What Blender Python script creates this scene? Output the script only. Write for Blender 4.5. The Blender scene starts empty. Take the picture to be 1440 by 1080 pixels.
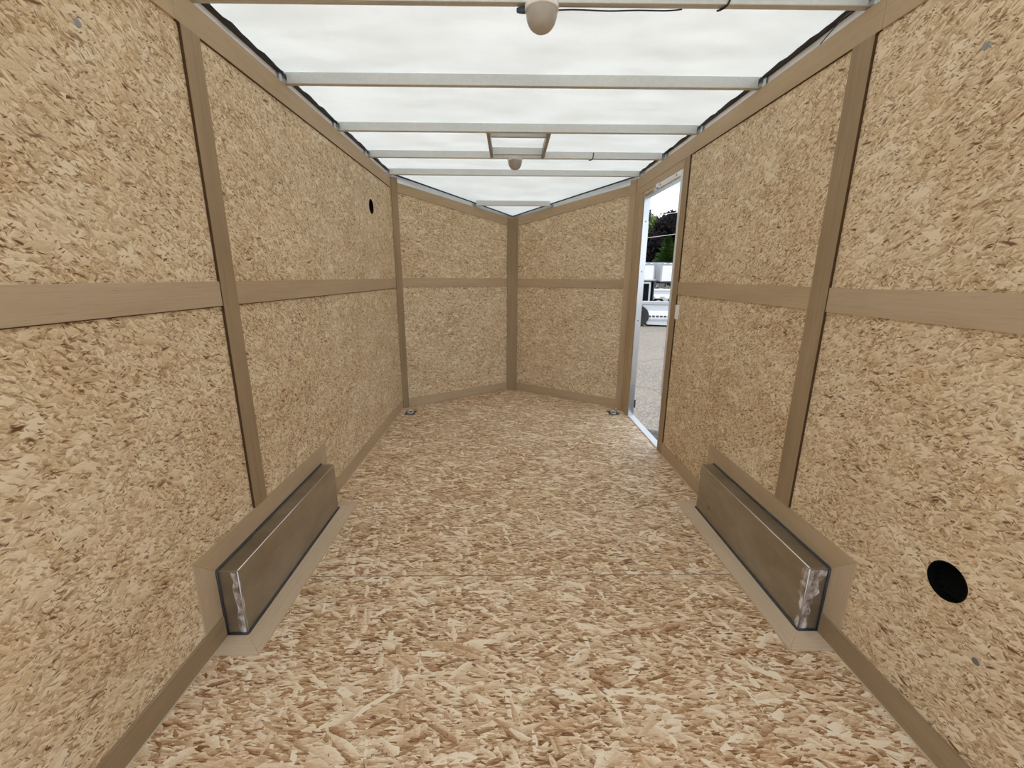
import bpy, bmesh, math, random
from mathutils import Vector, Matrix
random.seed(7)
C = bpy.context.scene
COL = C.collection
PI = math.pi

# ------------------------------------------------------------------ camera
cd = bpy.data.cameras.new('camera')
cd.sensor_fit = 'HORIZONTAL'
cd.sensor_width = 36.0
cd.lens = 598.2145 / 1440 * 36.0
cd.clip_start = 0.02
cd.clip_end = 600
cam = bpy.data.objects.new('camera', cd)
COL.objects.link(cam)
R = ((0.9998413760, -0.0163044842, 0.0071684487),      # rows: image right, image down, view direction
     (0.0029676445, -0.2443469770, -0.9696833235),
     (0.0175617752, 0.9695507818, -0.2442598318))
cam.matrix_world = Matrix(((R[0][0], -R[1][0], -R[2][0], -0.077025),
                           (R[0][1], -R[1][1], -R[2][1], 0.0),
                           (R[0][2], -R[1][2], -R[2][2], 1.201497),
                           (0, 0, 0, 1)))
C.camera = cam

# ------------------------------------------------------------------ light, sky, exposure
C.view_settings.view_transform = 'Standard'
C.view_settings.look = 'None'
C.view_settings.gamma = 1.0
C.view_settings.use_curve_mapping = False
C.view_settings.exposure = 0.46
C.cycles.max_bounces = 14
C.cycles.diffuse_bounces = 8
C.cycles.transmission_bounces = 8
C.cycles.sample_clamp_indirect = 8

sl = bpy.data.lights.new('sun', 'SUN')
sl.energy = 4.6
sl.angle = math.radians(0.6)
sl.color = (1.0, 0.96, 0.9)
sun = bpy.data.objects.new('sun', sl)
COL.objects.link(sun)
sun.rotation_euler = Vector((0.34, 0.16, -0.98)).to_track_quat('-Z', 'Y').to_euler()   # travels right, forward, down


class NT:
    """short hand for building node trees"""
    def __init__(self, nt): self.nt = nt; self.L = nt.links
    def n(self, t, ins=None, **props):
        nd = self.nt.nodes.new(t)
        for k, v in props.items(): setattr(nd, k, v)
        for k, v in (ins or {}).items(): self.put(nd.inputs[k], v)
        return nd
    def put(self, sock, v):
        if isinstance(v, bpy.types.NodeSocket): self.L.new(v, sock)
        else: sock.default_value = v
    def math(self, op, a, b=0.0, clamp=False):
        nd = self.n('ShaderNodeMath', {0: a, 1: b}, operation=op, use_clamp=clamp); return nd.outputs[0]
    def vmath(self, op, a, b=(0, 0, 0)):
        return self.n('ShaderNodeVectorMath', {0: a, 1: b}, operation=op).outputs[0]
    def mix(self, f, a, b, blend='MIX'):
        nd = self.n('ShaderNodeMix', data_type='RGBA', blend_type=blend)
        self.put(nd.inputs[0], f); self.put(nd.inputs[6], a); self.put(nd.inputs[7], b)
        return nd.outputs[2]
    def ramp(self, f, stops, interp='LINEAR'):
        nd = self.n('ShaderNodeValToRGB'); cr = nd.color_ramp; cr.interpolation = interp
        while len(cr.elements) < len(stops): cr.elements.new(0.5)
        for e, (p, c) in zip(cr.elements, stops):
            e.position = p; e.color = c if len(c) == 4 else (*c, 1)
        self.put(nd.inputs[0], f); return nd.outputs[0]
    def maprange(self, v, a, b, c=0.0, d=1.0):
        nd = self.n('ShaderNodeMapRange', {0: v, 1: a, 2: b, 3: c, 4: d}); nd.clamp = True; return nd.outputs[0]
    def noise(self, vec, scale, detail=2.0, rough=0.5, dim='3D'):
        nd = self.n('ShaderNodeTexNoise', {'Vector': vec, 'Scale': scale, 'Detail': detail, 'Roughness': rough}, noise_dimensions=dim)
        return nd.outputs[0]
    def mapping(self, vec, loc=(0, 0, 0), rot=(0, 0, 0), scale=(1, 1, 1)):
        return self.n('ShaderNodeMapping', {'Vector': vec, 'Location': loc, 'Rotation': rot, 'Scale': scale}).outputs[0]


# sky: blue above, broken white cloud low down
wd = bpy.data.worlds.new('sky')
C.world = wd
wd.use_nodes = True
wd.node_tree.nodes.clear()
T = NT(wd.node_tree)
tc = T.n('ShaderNodeTexCoord').outputs['Generated']
sep = T.n('ShaderNodeSeparateXYZ', {0: tc})
zz = sep.outputs[2]
blue = T.ramp(zz, [(0.0, (0.60, 0.76, 0.90)), (0.25, (0.25, 0.45, 0.66)), (0.6, (0.26, 0.44, 0.70)), (1.0, (0.22, 0.38, 0.62))])
cl = T.noise(T.mapping(tc, loc=(0.3, 0.1, 0.05), scale=(1.0, 1.0, 2.4)), 3.2, 6.0, 0.55)
lowband = T.maprange(T.math('ADD', zz, T.math('MULTIPLY', cl, 0.12)), 0.205, 0.255, 1.0, 0.0)
high = T.maprange(cl, 0.38, 0.52)
high = T.math('MULTIPLY', high, T.maprange(zz, 0.3, 0.4))
cloud = T.math('MAXIMUM', lowband, high)
sky = T.mix(cloud, blue, (0.86, 0.90, 0.98, 1))
bg = T.n('ShaderNodeBackground', {0: sky, 1: 1.35})
wo = T.n('ShaderNodeOutputWorld', {0: bg.outputs[0]})


# ------------------------------------------------------------------ materials
def new_mat(name):
    m = bpy.data.materials.new(name); m.use_nodes = True; m.node_tree.nodes.clear()
    t = NT(m.node_tree)
    out = t.n('ShaderNodeOutputMaterial')
    b = t.n('ShaderNodeBsdfPrincipled')
    t.L.new(b.outputs[0], out.inputs[0])
    return m, t, b, out


def plain(name, col, rough=0.5, metal=0.0, var=0.0, scale=20.0, spec=0.5):
    m, t, b, _ = new_mat(name)
    b.inputs['Roughness'].default_value = rough
    b.inputs['Metallic'].default_value = metal
    b.inputs['Specular IOR Level'].default_value = spec
    if var:
        oc = t.n('ShaderNodeTexCoord').outputs['Object']
        f = t.noise(oc, scale, 3.0)
        c = t.mix(f, (*[x * (1 - var) for x in col], 1), (*[min(1, x * (1 + var)) for x in col], 1))
        t.L.new(c, b.inputs[0])
    else:
        b.inputs[0].default_value = (*col, 1)
    return m


def osb(name, layers, tones, fleck=0.06, grain=0.2, mott=0.12, streak=0.3, relief_shade=0.2, contrast=1.0, lift=0.0, seed=0.0, warp=0.012, rough=0.65):
    """oriented strand board: layers of long voronoi flakes in several directions, in metres of UV"""
    m, t, b, _ = new_mat(name)
    uv = t.n('ShaderNodeUVMap').outputs[0]
    uv = t.vmath('ADD', uv, (seed * 3.1, seed * 1.7, 0))
    p = uv
    for fr, am in ((4.0, warp * 2.2), (24.0, warp), (95.0, warp * 0.33)):
        wn = t.n('ShaderNodeTexNoise', {'Vector': uv, 'Scale': fr, 'Detail': 2.0, 'Roughness': 0.6}, noise_dimensions='2D').outputs[1]
        wn = t.vmath('SUBTRACT', wn, (0.5, 0.5, 0.5))
        sc = t.n('ShaderNodeVectorMath', {0: wn, 3: am}, operation='SCALE').outputs[0]
        p = t.vmath('ADD', p, sc)
    col = None
    hgt = None
    for i, (ang, ln, wd_, cov, lo, hi) in enumerate(layers):
        q = t.mapping(p, loc=(i * 1.37, i * 2.11, 0), rot=(0, 0, math.radians(ang)), scale=(1, 1, 1))
        q = t.vmath('MULTIPLY', q, (1.0 / ln, 1.0 / wd_, 0))
        v = t.n('ShaderNodeTexVoronoi', {'Vector': q, 'Scale': 1.0, 'Randomness': 1.0}, voronoi_dimensions='2D', feature='F1')
        s = t.n('ShaderNodeSeparateColor', {0: v.outputs['Color']})
        f = t.maprange(s.outputs[0], 0.0, 1.0, lo, hi)
        # fibres running along the flake, and a darker rim on one side
        g = t.noise(t.vmath('MULTIPLY', q, (0.7, 5.0, 0)), 1.0, 3.0, 0.6, '2D')
        f = t.math('ADD', f, t.math('MULTIPLY', t.math('SUBTRACT', g, 0.5), grain))
        # embossed shading painted across each flake: one long side lighter, the other darker
        rel = t.n('ShaderNodeSeparateXYZ', {0: t.vmath('SUBTRACT', q, v.outputs['Position'])}).outputs[1]
        f = t.math('ADD', f, t.math('MULTIPLY', rel, relief_shade))
        if col is None: col = f; hgt = s.outputs[2]
        else:
            msk = t.math('LESS_THAN', s.outputs[1], cov)
            mx = t.n('ShaderNodeMix', {0: msk, 2: col, 3: f}); col = mx.outputs[0]
            mx = t.n('ShaderNodeMix', {0: msk, 2: hgt, 3: s.outputs[2]}); hgt = mx.outputs[0]
    big = t.noise(t.vmath('MULTIPLY', p, (1.0, 1.6, 0)), 2.6, 4.0, 0.6, '2D')
    col = t.math('ADD', col, t.math('MULTIPLY', t.math('SUBTRACT', big, 0.5), mott * 2))
    stk = t.noise(t.vmath('MULTIPLY', p, (55.0, 230.0, 0)), 1.0, 4.0, 0.65, '2D')
    col = t.math('ADD', col, t.math('MULTIPLY', t.math('SUBTRACT', stk, 0.5), streak))
    spk = t.noise(uv, 420.0, 2.0, 0.6, '2D')
    col = t.math('ADD', col, t.math('MULTIPLY', t.math('SUBTRACT', spk, 0.5), streak * 0.7))
    col = t.math('ADD', t.math('MULTIPLY', t.math('SUBTRACT', col, 0.5), contrast), 0.5 + lift)
    c = t.ramp(col, tones)
    hue = t.noise(uv, 9.0, 2.0, 0.5, '2D')
    c = t.mix(t.maprange(hue, 0.4, 0.75, 0.0, 0.3), c, t.mix(1.0, c, (1.0, 0.88, 0.74, 1), 'MULTIPLY'))
    clump = t.maprange(t.noise(uv, 7.0, 3.0, 0.6, '2D'), 0.35, 0.7, 0.3, 1.7)
    # small dark slivers and bark specks
    for (ang, ln, wd_, th) in ((8, 0.022, 0.0045, fleck), (-28, 0.014, 0.004, fleck), (62, 0.014, 0.004, fleck * 0.6), (30, 0.03, 0.009, fleck * 0.35), (-8, 0.05, 0.010, fleck * 0.25)):
        q = t.mapping(p, loc=(ang * 0.3 + 5, 3.3, 0), rot=(0, 0, math.radians(ang)))
        q = t.vmath('MULTIPLY', q, (1.0 / ln, 1.0 / wd_, 0))
        v = t.n('ShaderNodeTexVoronoi', {'Vector': q, 'Scale': 1.0, 'Randomness': 1.0}, voronoi_dimensions='2D', feature='F1')
        s = t.n('ShaderNodeSeparateColor', {0: v.outputs['Color']})
        msk = t.math('MULTIPLY', t.math('LESS_THAN', s.outputs[0], t.math('MULTIPLY', clump, th)), t.maprange(v.outputs['Distance'], 0.2, 0.5, 1.0, 0.0))
        msk = t.math('MULTIPLY', msk, t.maprange(s.outputs[1], 0.0, 1.0, 0.45, 1.0))
        c = t.mix(msk, c, (0.15, 0.060, 0.018, 1))
    t.L.new(c, b.inputs[0])
    b.inputs['Roughness'].default_value = rough
    b.inputs['Specular IOR Level'].default_value = 0.3
    bp = t.n('ShaderNodeBump', {'Strength': 0.25, 'Distance': 0.001, 'Height': hgt})
    t.L.new(bp.outputs[0], b.inputs['Normal'])
    return m


def plywood(name, c0, c1, rough=0.6, gx=3.0, gy=120.0):
    m, t, b, _ = new_mat(name)
    uv = t.n('ShaderNodeUVMap').outputs[0]
    rnd = t.n('ShaderNodeObjectInfo').outputs['Random']
    off = t.n('ShaderNodeCombineXYZ', {0: t.math('MULTIPLY', rnd, 17.0), 1: t.math('MULTIPLY', rnd, 5.0)}).outputs[0]
    p = t.vmath('ADD', uv, off)
    w = t.noise(t.vmath('MULTIPLY', p, (1.2, 7.0, 0)), 1.0, 3.0, 0.6, '2D')
    fine = t.noise(t.vmath('MULTIPLY', p, (gx, gy, 0)), 1.0, 4.0, 0.65, '2D')
    pore = t.noise(t.vmath('MULTIPLY', p, (12.0, 420.0, 0)), 1.0, 2.0, 0.6, '2D')
    f = t.math('ADD', t.math('MULTIPLY', w, 0.62), t.math('MULTIPLY', fine, 0.38))
    c = t.ramp(f, [(0.30, c0), (0.68, c1)])
    c = t.mix(t.maprange(pore, 0.60, 0.78, 0.0, 0.35), c, (*[x * 0.5 for x in c0], 1))
    t.L.new(c, b.inputs[0])
    b.inputs['Roughness'].default_value = rough
    b.inputs['Specular IOR Level'].default_value = 0.25
    return m


TONES_W = [(0.0, (0.20, 0.106, 0.044)), (0.16, (0.37, 0.240, 0.124)), (0.40, (0.57, 0.422, 0.252)), (0.66, (0.71, 0.565, 0.370)), (1.0, (0.85, 0.740, 0.55))]
TONES_F = [(0.0, (0.18, 0.085, 0.032)), (0.16, (0.36, 0.195, 0.092)), (0.40, (0.56, 0.375, 0.215)), (0.66, (0.74, 0.56, 0.365)), (1.0, (0.92, 0.81, 0.63))]
LAY_W = [(4, 0.030, 0.0085, 1.0, 0.28, 0.80), (-16, 0.024, 0.007, 0.6, 0.32, 0.82), (24, 0.026, 0.0075, 0.5, 0.26, 0.86), (-50, 0.022, 0.007, 0.3, 0.3, 0.8),
         (68, 0.020, 0.007, 0.2, 0.35, 0.88), (10, 0.050, 0.018, 0.17, 0.48, 0.88), (-25, 0.056, 0.024, 0.09, 0.58, 0.98), (35, 0.015, 0.0045, 0.30, 0.22, 0.75)]
LAY_F = [(2, 0.032, 0.009, 1.0, 0.05, 0.75), (-9, 0.028, 0.0075, 0.55, 0.05, 0.8), (14, 0.028, 0.008, 0.5, 0.05, 0.85), (-32, 0.036, 0.011, 0.34, 0.12, 0.9),
         (46, 0.036, 0.011, 0.28, 0.12, 0.95), (5, 0.018, 0.005, 0.34, 0.05, 0.9), (-18, 0.052, 0.014, 0.24, 0.12, 0.92), (30, 0.046, 0.014, 0.20, 0.15, 0.92),
         (-5, 0.085, 0.022, 0.08, 0.45, 1.08), (76, 0.050, 0.015, 0.08, 0.4, 1.0), (24, 0.072, 0.024, 0.07, 0.42, 1.08), (-40, 0.085, 0.024, 0.05, 0.4, 1.05), (3, 0.024, 0.006, 0.18, 0.05, 0.8)]
M = {}
M['wall'] = osb('strand_board_wall', LAY_W, TONES_W, fleck=0.075, seed=1.0, streak=0.55, relief_shade=0.2, mott=0.2, contrast=1.2, lift=0.03, warp=0.009)
M['floor'] = osb('strand_board_floor', LAY_F, TONES_F, fleck=0.022, grain=0.3, seed=4.0, warp=0.0035, streak=0.55, relief_shade=0.26, contrast=1.08, lift=0.015, mott=0.16, rough=0.5)
M['ply'] = plywood('plywood_trim', (0.44, 0.325, 0.20), (0.54, 0.412, 0.268))
M['ply_dark'] = plywood('plywood_batten', (0.28, 0.198, 0.113), (0.40, 0.296, 0.182), gx=2.0, gy=90)
M['ply_pale'] = plywood('plywood_pale', (0.46, 0.35, 0.23), (0.56, 0.44, 0.305))
M['ply_lit'] = plywood('plywood_lit', (0.58, 0.44, 0.30), (0.68, 0.54, 0.385))  # paler copy of the same plywood; light from above put into the colour
M['shade_line'] = plain('dark_shade_line', (0.085, 0.048, 0.026), 0.8, spec=0.1)  # dark brown for the painted shadow lines along board edges
M['edge'] = plain('pale_wood_edge', (0.62, 0.52, 0.38), 0.6)
M['black'] = plain('black_plastic', (0.004, 0.004, 0.004), 0.6, spec=0.15)
M['cable'] = plain('black_cable', (0.012, 0.012, 0.014), 0.4)
M['dark_gap'] = plain('dark_gap', (0.05, 0.03, 0.018), 0.9)
M['sealant'] = plain('dark_sealant', (0.045, 0.046, 0.052), 0.5, var=0.3)
M['butyl'] = plain('black_butyl', (0.03, 0.026, 0.026), 0.55, var=0.5, scale=30)
M['white'] = plain('white_plastic', (0.90, 0.89, 0.87), 0.35)
M['white_metal'] = plain('white_painted_metal', (0.80, 0.80, 0.80), 0.35, var=0.04, scale=3)
M['alu'] = plain('bare_aluminium', (0.64, 0.66, 0.68), 0.22, 1.0, var=0.08, scale=9)
M['rail_white'] = plain('white_top_rail', (0.88, 0.88, 0.88), 0.4, var=0.06, scale=12)
M['screw'] = plain('zinc_screw', (0.30, 0.31, 0.32), 0.4, 0.8)
M['chrome'] = plain('zinc_ring', (0.90, 0.91, 0.93), 0.32, 1.0)
M['pan'] = plain('dark_zinc_pan', (0.16, 0.18, 0.20), 0.42, 0.8, var=0.2, scale=60)
M['wire_nut'] = plain('blue_grey_connector', (0.05, 0.075, 0.12), 0.5)


def galv(name, c0, c1, rough, scale):
    m, t, b, _ = new_mat(name)
    oc = t.n('ShaderNodeTexCoord').outputs['Object']
    v = t.n('ShaderNodeTexVoronoi', {'Vector': oc, 'Scale': scale}, feature='F1')
    s = t.n('ShaderNodeSeparateColor', {0: v.outputs['Color']})
    st = t.noise(t.vmath('MULTIPLY', oc, (3, 3, 9)), 1.5, 4.0)
    f = t.math('ADD', t.math('MULTIPLY', s.outputs[0], 0.2), t.math('MULTIPLY', st, 0.8))
    t.L.new(t.ramp(f, [(0.2, c0), (0.75, c1)]), b.inputs[0])
    b.inputs['Metallic'].default_value = 0.75
    t.put(b.inputs['Roughness'], t.maprange(st, 0.2, 0.8, rough - 0.08, rough + 0.1))
    return m


M['bow'] = galv('galvanised_bow', (0.62, 0.63, 0.62), (0.74, 0.75, 0.74), 0.5, 90)
M['bow_under'] = galv('galvanised_under_shade', (0.36, 0.33, 0.31), (0.46, 0.43, 0.40), 0.5, 40)  # darker, browner copy of the bow metal; floor reflection put into the colour


def steel():
    m, t, b, _ = new_mat('brushed_steel_box')
    oc = t.n('ShaderNodeTexCoord').outputs['Object']
    st = t.noise(t.vmath('MULTIPLY', oc, (2.0, 2.5, 5.0)), 1.6, 5.0, 0.6)
    br = t.noise(t.vmath('MULTIPLY', oc, (6.0, 8.0, 160.0)), 1.0, 3.0, 0.6)
    f = t.math('ADD', t.math('MULTIPLY', st, 0.8), t.math('MULTIPLY', br, 0.2))
    t.L.new(t.ramp(f, [(0.30, (0.29, 0.255, 0.195)), (0.52, (0.39, 0.35, 0.28)), (0.72, (0.49, 0.45, 0.385))]), b.inputs[0])
    b.inputs['Metallic'].default_value = 0.85
    t.put(b.inputs['Roughness'], t.maprange(st, 0.3, 0.7, 0.26, 0.42))
    return m


M['steel'] = steel()


def smear_mat():
    m, t, b, _ = new_mat('polished_smear')
    oc = t.n('ShaderNodeTexCoord').outputs['Object']
    f = t.noise(t.vmath('MULTIPLY', oc, (30, 30, 16)), 1.6, 4.0, 0.6)
    t.L.new(t.ramp(f, [(0.38, (0.34, 0.30, 0.26)), (0.50, (0.56, 0.53, 0.52)), (0.64, (0.86, 0.85, 0.86))]), b.inputs[0])
    t.put(b.inputs['Metallic'], t.maprange(f, 0.4, 0.6, 0.8, 0.3))
    b.inputs['Roughness'].default_value = 0.42
    return m


M['smear'] = smear_mat()


def roofskin():
    m, t, b, out = new_mat('translucent_roof_sheet')
    oc = t.n('ShaderNodeTexCoord').outputs['Object']
    a = t.noise(t.vmath('MULTIPLY', oc, (1.0, 2.2, 1)), 3.0, 5.0, 0.6)
    k = t.noise(t.vmath('MULTIPLY', oc, (40, 40, 1)), 3.0, 2.0)
    f = t.math('ADD', t.math('MULTIPLY', a, 0.85), t.math('MULTIPLY', k, 0.15))
    c = t.ramp(f, [(0.30, (0.365, 0.375, 0.368)), (0.62, (0.42, 0.43, 0.424))])
    tr = t.n('ShaderNodeBsdfTranslucent', {0: c})
    df = t.n('ShaderNodeBsdfDiffuse', {0: (0.44, 0.45, 0.46, 1)})
    ad = t.n('ShaderNodeAddShader', {0: tr.outputs[0], 1: df.outputs[0]})
    t.L.new(ad.outputs[0], out.inputs[0])
    return m


M['roof'] = roofskin()


def lens_mat():
    m, t, b, out = new_mat('lamp_lens')
    b.inputs[0].default_value = (0.45, 0.42, 0.385, 1)
    b.inputs['Roughness'].default_value = 0.3
    return m


M['lens'] = lens_mat()


def ground_mat():
    m, t, b, _ = new_mat('weathered_asphalt')
    oc = t.n('ShaderNodeTexCoord').outputs['Object']
    sp = t.noise(oc, 38.0, 3.0, 0.7)
    bigm = t.noise(oc, 0.35, 4.0, 0.6)
    c = t.ramp(sp, [(0.32, (0.055, 0.048, 0.040)), (0.5, (0.125, 0.111, 0.093)), (0.68, (0.23, 0.207, 0.175))])
    c = t.mix(t.maprange(bigm, 0.35, 0.7, 0.0, 0.5), c, (0.185, 0.162, 0.128, 1))
    w = t.vmath('ADD', oc, t.n('ShaderNodeVectorMath', {0: t.n('ShaderNodeTexNoise', {'Vector': oc, 'Scale': 1.5, 'Detail': 3.0}).outputs[1], 3: 0.35}, operation='SCALE').outputs[0])
    v = t.n('ShaderNodeTexVoronoi', {'Vector': w, 'Scale': 0.42}, feature='DISTANCE_TO_EDGE', voronoi_dimensions='2D')
    c = t.mix(t.maprange(v.outputs[0], 0.004, 0.009, 0.75, 0.0), c, (0.08, 0.07, 0.06, 1))
    t.L.new(c, b.inputs[0])
    b.inputs['Roughness'].default_value = 0.9
    return m


M['ground'] = ground_mat()
M['tree_dark'] = plain('dark_purple_foliage', (0.005, 0.0033, 0.0045), 0.8, var=0.6, scale=2, spec=0.1)
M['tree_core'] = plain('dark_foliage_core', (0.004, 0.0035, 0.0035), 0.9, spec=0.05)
M['tree_green'] = plain('green_foliage', (0.085, 0.125, 0.028), 0.8, var=0.5, scale=2, spec=0.1)
M['conifer'] = plain('conifer_needles', (0.055, 0.105, 0.022), 0.8, var=0.6, scale=3, spec=0.1)
M['bark'] = plain('bark', (0.05, 0.035, 0.025), 0.9)
M['grey_metal'] = plain('grey_metal', (0.42, 0.44, 0.46), 0.5, 0.3, var=0.1, scale=4)
M['black_metal'] = plain('black_painted_metal', (0.012, 0.012, 0.013), 0.45)
M['tyre'] = plain('tyre_rubber', (0.02, 0.02, 0.02), 0.8)
M['wire'] = plain('pale_cable_sheath', (0.55, 0.53, 0.50), 0.6)


# ------------------------------------------------------------------ mesh helpers
def tag(o, label=None, cat=None, group=None, kind=None):
    if label: o['label'] = label
    if cat: o['category'] = cat
    if group: o['group'] = group
    if kind: o['kind'] = kind
    return o


def empty(name, loc=(0, 0, 0), rz=0.0, label=None, cat=None, group=None):
    o = bpy.data.objects.new(name, None); COL.objects.link(o)
    o.location = loc; o.rotation_euler = (0, 0, rz)
    o.empty_display_size = 0.05
    return tag(o, label, cat, group)


class MB:
    def __init__(self): self.bm = bmesh.new()
    def box(self, a, b, bevel=0.0, seg=2):
        vs = [self.bm.verts.new((x, y, z)) for x in (a[0], b[0]) for y in (a[1], b[1]) for z in (a[2], b[2])]
        q = [(0, 1, 3, 2), (4, 6, 7, 5), (0, 4, 5, 1), (2, 3, 7, 6), (0, 2, 6, 4), (1, 5, 7, 3)]
        fs = [self.bm.faces.new([vs[i] for i in f]) for f in q]
        if bevel:
            es = list({e for f in fs for e in f.edges})
            bmesh.ops.bevel(self.bm, geom=es, offset=bevel, segments=seg, affect='EDGES', profile=0.5)
        return self
    def prism(self, poly, d):
        """poly: 3-D points of one face; d: extrusion vector"""
        d = Vector(d)
        v0 = [self.bm.verts.new(p) for p in poly]
        v1 = [self.bm.verts.new(Vector(p) + d) for p in poly]
        n = len(poly)
        self.bm.faces.new(v0); self.bm.faces.new(v1[::-1])
        for i in range(n): self.bm.faces.new((v0[i], v1[i], v1[(i + 1) % n], v0[(i + 1) % n]))
        return self
    def tube(self, pts, r, seg=8, closed=False):
        pts = [Vector(p) for p in pts]; n = len(pts); rings = []
        rs = r if isinstance(r, (list, tuple)) else [r] * n
        up = None
        for i, p in enumerate(pts):
            a = pts[(i - 1) % n] if (i or closed) else p
            b = pts[(i + 1) % n] if (i < n - 1 or closed) else p
            d = (b - a).normalized()
            if up is None: up = Vector((0, 0, 1)) if abs(d.z) < 0.9 else Vector((0, 1, 0))
            s = d.cross(up).normalized(); u = s.cross(d).normalized(); up = u
            rings.append([self.bm.verts.new(p + rs[i] * (math.cos(2 * PI * k / seg) * s + math.sin(2 * PI * k / seg) * u)) for k in range(seg)])
        for i in range(n if closed else n - 1):
            A, B = rings[i], rings[(i + 1) % n]
            for k in range(seg): self.bm.faces.new((A[k], A[(k + 1) % seg], B[(k + 1) % seg], B[k]))
        if not closed:
            self.bm.faces.new(rings[0][::-1]); self.bm.faces.new(rings[-1])
        return self
    def lathe(self, prof, c=(0, 0, 0), axis=2, seg=32, sx=1.0, sy=1.0):
        """prof: (radius, height) pairs about an axis"""
        rings = []
        c = Vector(c)
        for r, h in prof:
            ring = []
            if r < 1e-6:
                p = [0, 0, 0]; p[axis] = h; ring = [self.bm.verts.new(c + Vector(p))]
            else:
                for k in range(seg):
                    a = 2 * PI * k / seg
                    p = [0, 0, 0]; p[axis] = h
                    p[(axis + 1) % 3] = r * math.cos(a) * sx; p[(axis + 2) % 3] = r * math.sin(a) * sy
                    ring.append(self.bm.verts.new(c + Vector(p)))
            rings.append(ring)
        for A, B in zip(rings, rings[1:]):
            for k in range(seg):
                k2 = (k + 1) % seg
                if len(A) == 1 and len(B) == 1: continue
                if len(A) == 1: self.bm.faces.new((A[0], B[k], B[k2]))
                elif len(B) == 1: self.bm.faces.new((A[k2], A[k], B[0]))
                else: self.bm.faces.new((A[k], B[k], B[k2], A[k2]))
        return self
    def build(self, name, m, parent=None, grain=None, uvoff=(0, 0), smooth=False, loc=None, rz=0.0, recalc=True):
        bm = self.bm
        if recalc: bmesh.ops.recalc_face_normals(bm, faces=bm.faces)
        uv = bm.loops.layers.uv.new('UVMap')
        if grain is None and bm.verts:
            ext = [max(v.co[i] for v in bm.verts) - min(v.co[i] for v in bm.verts) for i in range(3)]
            grain = ext.index(max(ext))
        for f in bm.faces:
            nz = [abs(x) for x in f.normal]; ax = nz.index(max(nz))
            rest = [i for i in range(3) if i != ax]
            if grain in rest: ua = grain; va = [i for i in rest if i != grain][0]
            else: ua, va = rest
            for l in f.loops:
                l[uv].uv = (l.vert.co[ua] + uvoff[0], l.vert.co[va] + uvoff[1])
        me = bpy.data.meshes.new(name); bm.to_mesh(me); bm.free()
        me.materials.append(M[m] if isinstance(m, str) else m)
        if smooth:
            for p in me.polygons: p.use_smooth = True
        o = bpy.data.objects.new(name, me); COL.objects.link(o)
        if parent: o.parent = parent
        if loc is not None: o.location = loc
        o.rotation_euler.z = rz
        return o


def sheet(outline, holes, thick):
    """a board in its local x-z plane, from y=0 back to y=thick, with round holes"""
    mb = MB(); bm = mb.bm
    def ring(pts):
        vs = [bm.verts.new((x, 0, z)) for x, z in pts]
        return [bm.edges.new((vs[i], vs[(i + 1) % len(vs)])) for i in range(len(vs))]
    es = ring(outline)
    for (cx, cz, r) in holes:
        es += ring([(cx + r * math.cos(2 * PI * k / 48), cz + r * math.sin(2 * PI * k / 48)) for k in range(48)])
    bmesh.ops.triangle_fill(bm, use_beauty=True, use_dissolve=False, edges=es, normal=(0, -1, 0))
    r = bmesh.ops.extrude_face_region(bm, geom=list(bm.faces))
    bmesh.ops.translate(bm, verts=[g for g in r['geom'] if isinstance(g, bmesh.types.BMVert)], vec=(0, thick, 0))
    return mb


# ------------------------------------------------------------------ the trailer shell
W = 1.03            # half width between the wall faces
REAR = -0.42        # open rear end, behind the camera
GZ = -0.46          # ground level outside
YC = 3.83           # where the V nose starts
YN = 4.55           # apex of the V nose
ZT0, ZT1 = 1.912, 1.998   # top trim
DY0, DY1, DZ = 2.865, 3.615, 1.828   # side door opening
HOLE_L = (3.262, 1.680, 0.050)
HOLE_R = (0.893, 0.471, 0.049)
FA = math.atan2(YN - YC, W)
FL = math.hypot(YN - YC, W)

# floor: two runs of board that meet in a seam
mb = MB()
mb.box((-W - 0.02, REAR, -0.019), (W + 0.02, 1.5165, 0))
f1 = [(-W - 0.02, 1.5200, 0), (W + 0.02, 1.5200, 0), (W + 0.02, YC, 0), (0, YN + 0.04, 0), (-W - 0.02, YC, 0)]
mb.prism(f1, (0, 0, -0.019))
fl = mb.build('floor', 'floor', grain=0)
for f in fl.data.polygons:          # the second run of board is another sheet
    if f.center.y > 1.52:
        for li in f.loop_indices: fl.data.uv_layers[0].data[li].uv[1] += 3.7
tag(fl, 'oriented strand board floor with a seam across it', 'floor', kind='structure')
MB().box((-W, 1.5166, -0.012), (W, 1.5199, -0.0008)).build('seam', 'dark_gap', fl)
MB().box((-1.075, REAR, -0.06), (1.075, YC, -0.0195)).build('subframe', 'dark_gap', fl)

# side walls: local x runs forward on the left wall, backward on the right
wl = sheet([(REAR, 0), (YC, 0), (YC, 2.0), (REAR, 2.0)], [HOLE_L], 0.010)
bmesh.ops.transform(wl.bm, matrix=Matrix(((0, -1, 0, -W), (1, 0, 0, 0), (0, 0, 1, 0), (0, 0, 0, 1))), verts=wl.bm.verts)
wall_left = wl.build('wall_left', 'wall', grain=1, uvoff=(0.4, 0.2))
tag(wall_left, 'long left side wall of strand board', 'wall', kind='structure')
wr = sheet([(REAR, 0), (DY0, 0), (DY0, DZ), (DY1, DZ), (DY1, 0), (YC, 0), (YC, 2.0), (REAR, 2.0)], [HOLE_R], 0.010)
bmesh.ops.transform(wr.bm, matrix=Matrix(((0, 1, 0, W), (1, 0, 0, 0), (0, 0, 1, 0), (0, 0, 0, 1))), verts=wr.bm.verts)
wall_right = wr.build('wall_right', 'wall', grain=1, uvoff=(7.3, 3.1))
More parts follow.
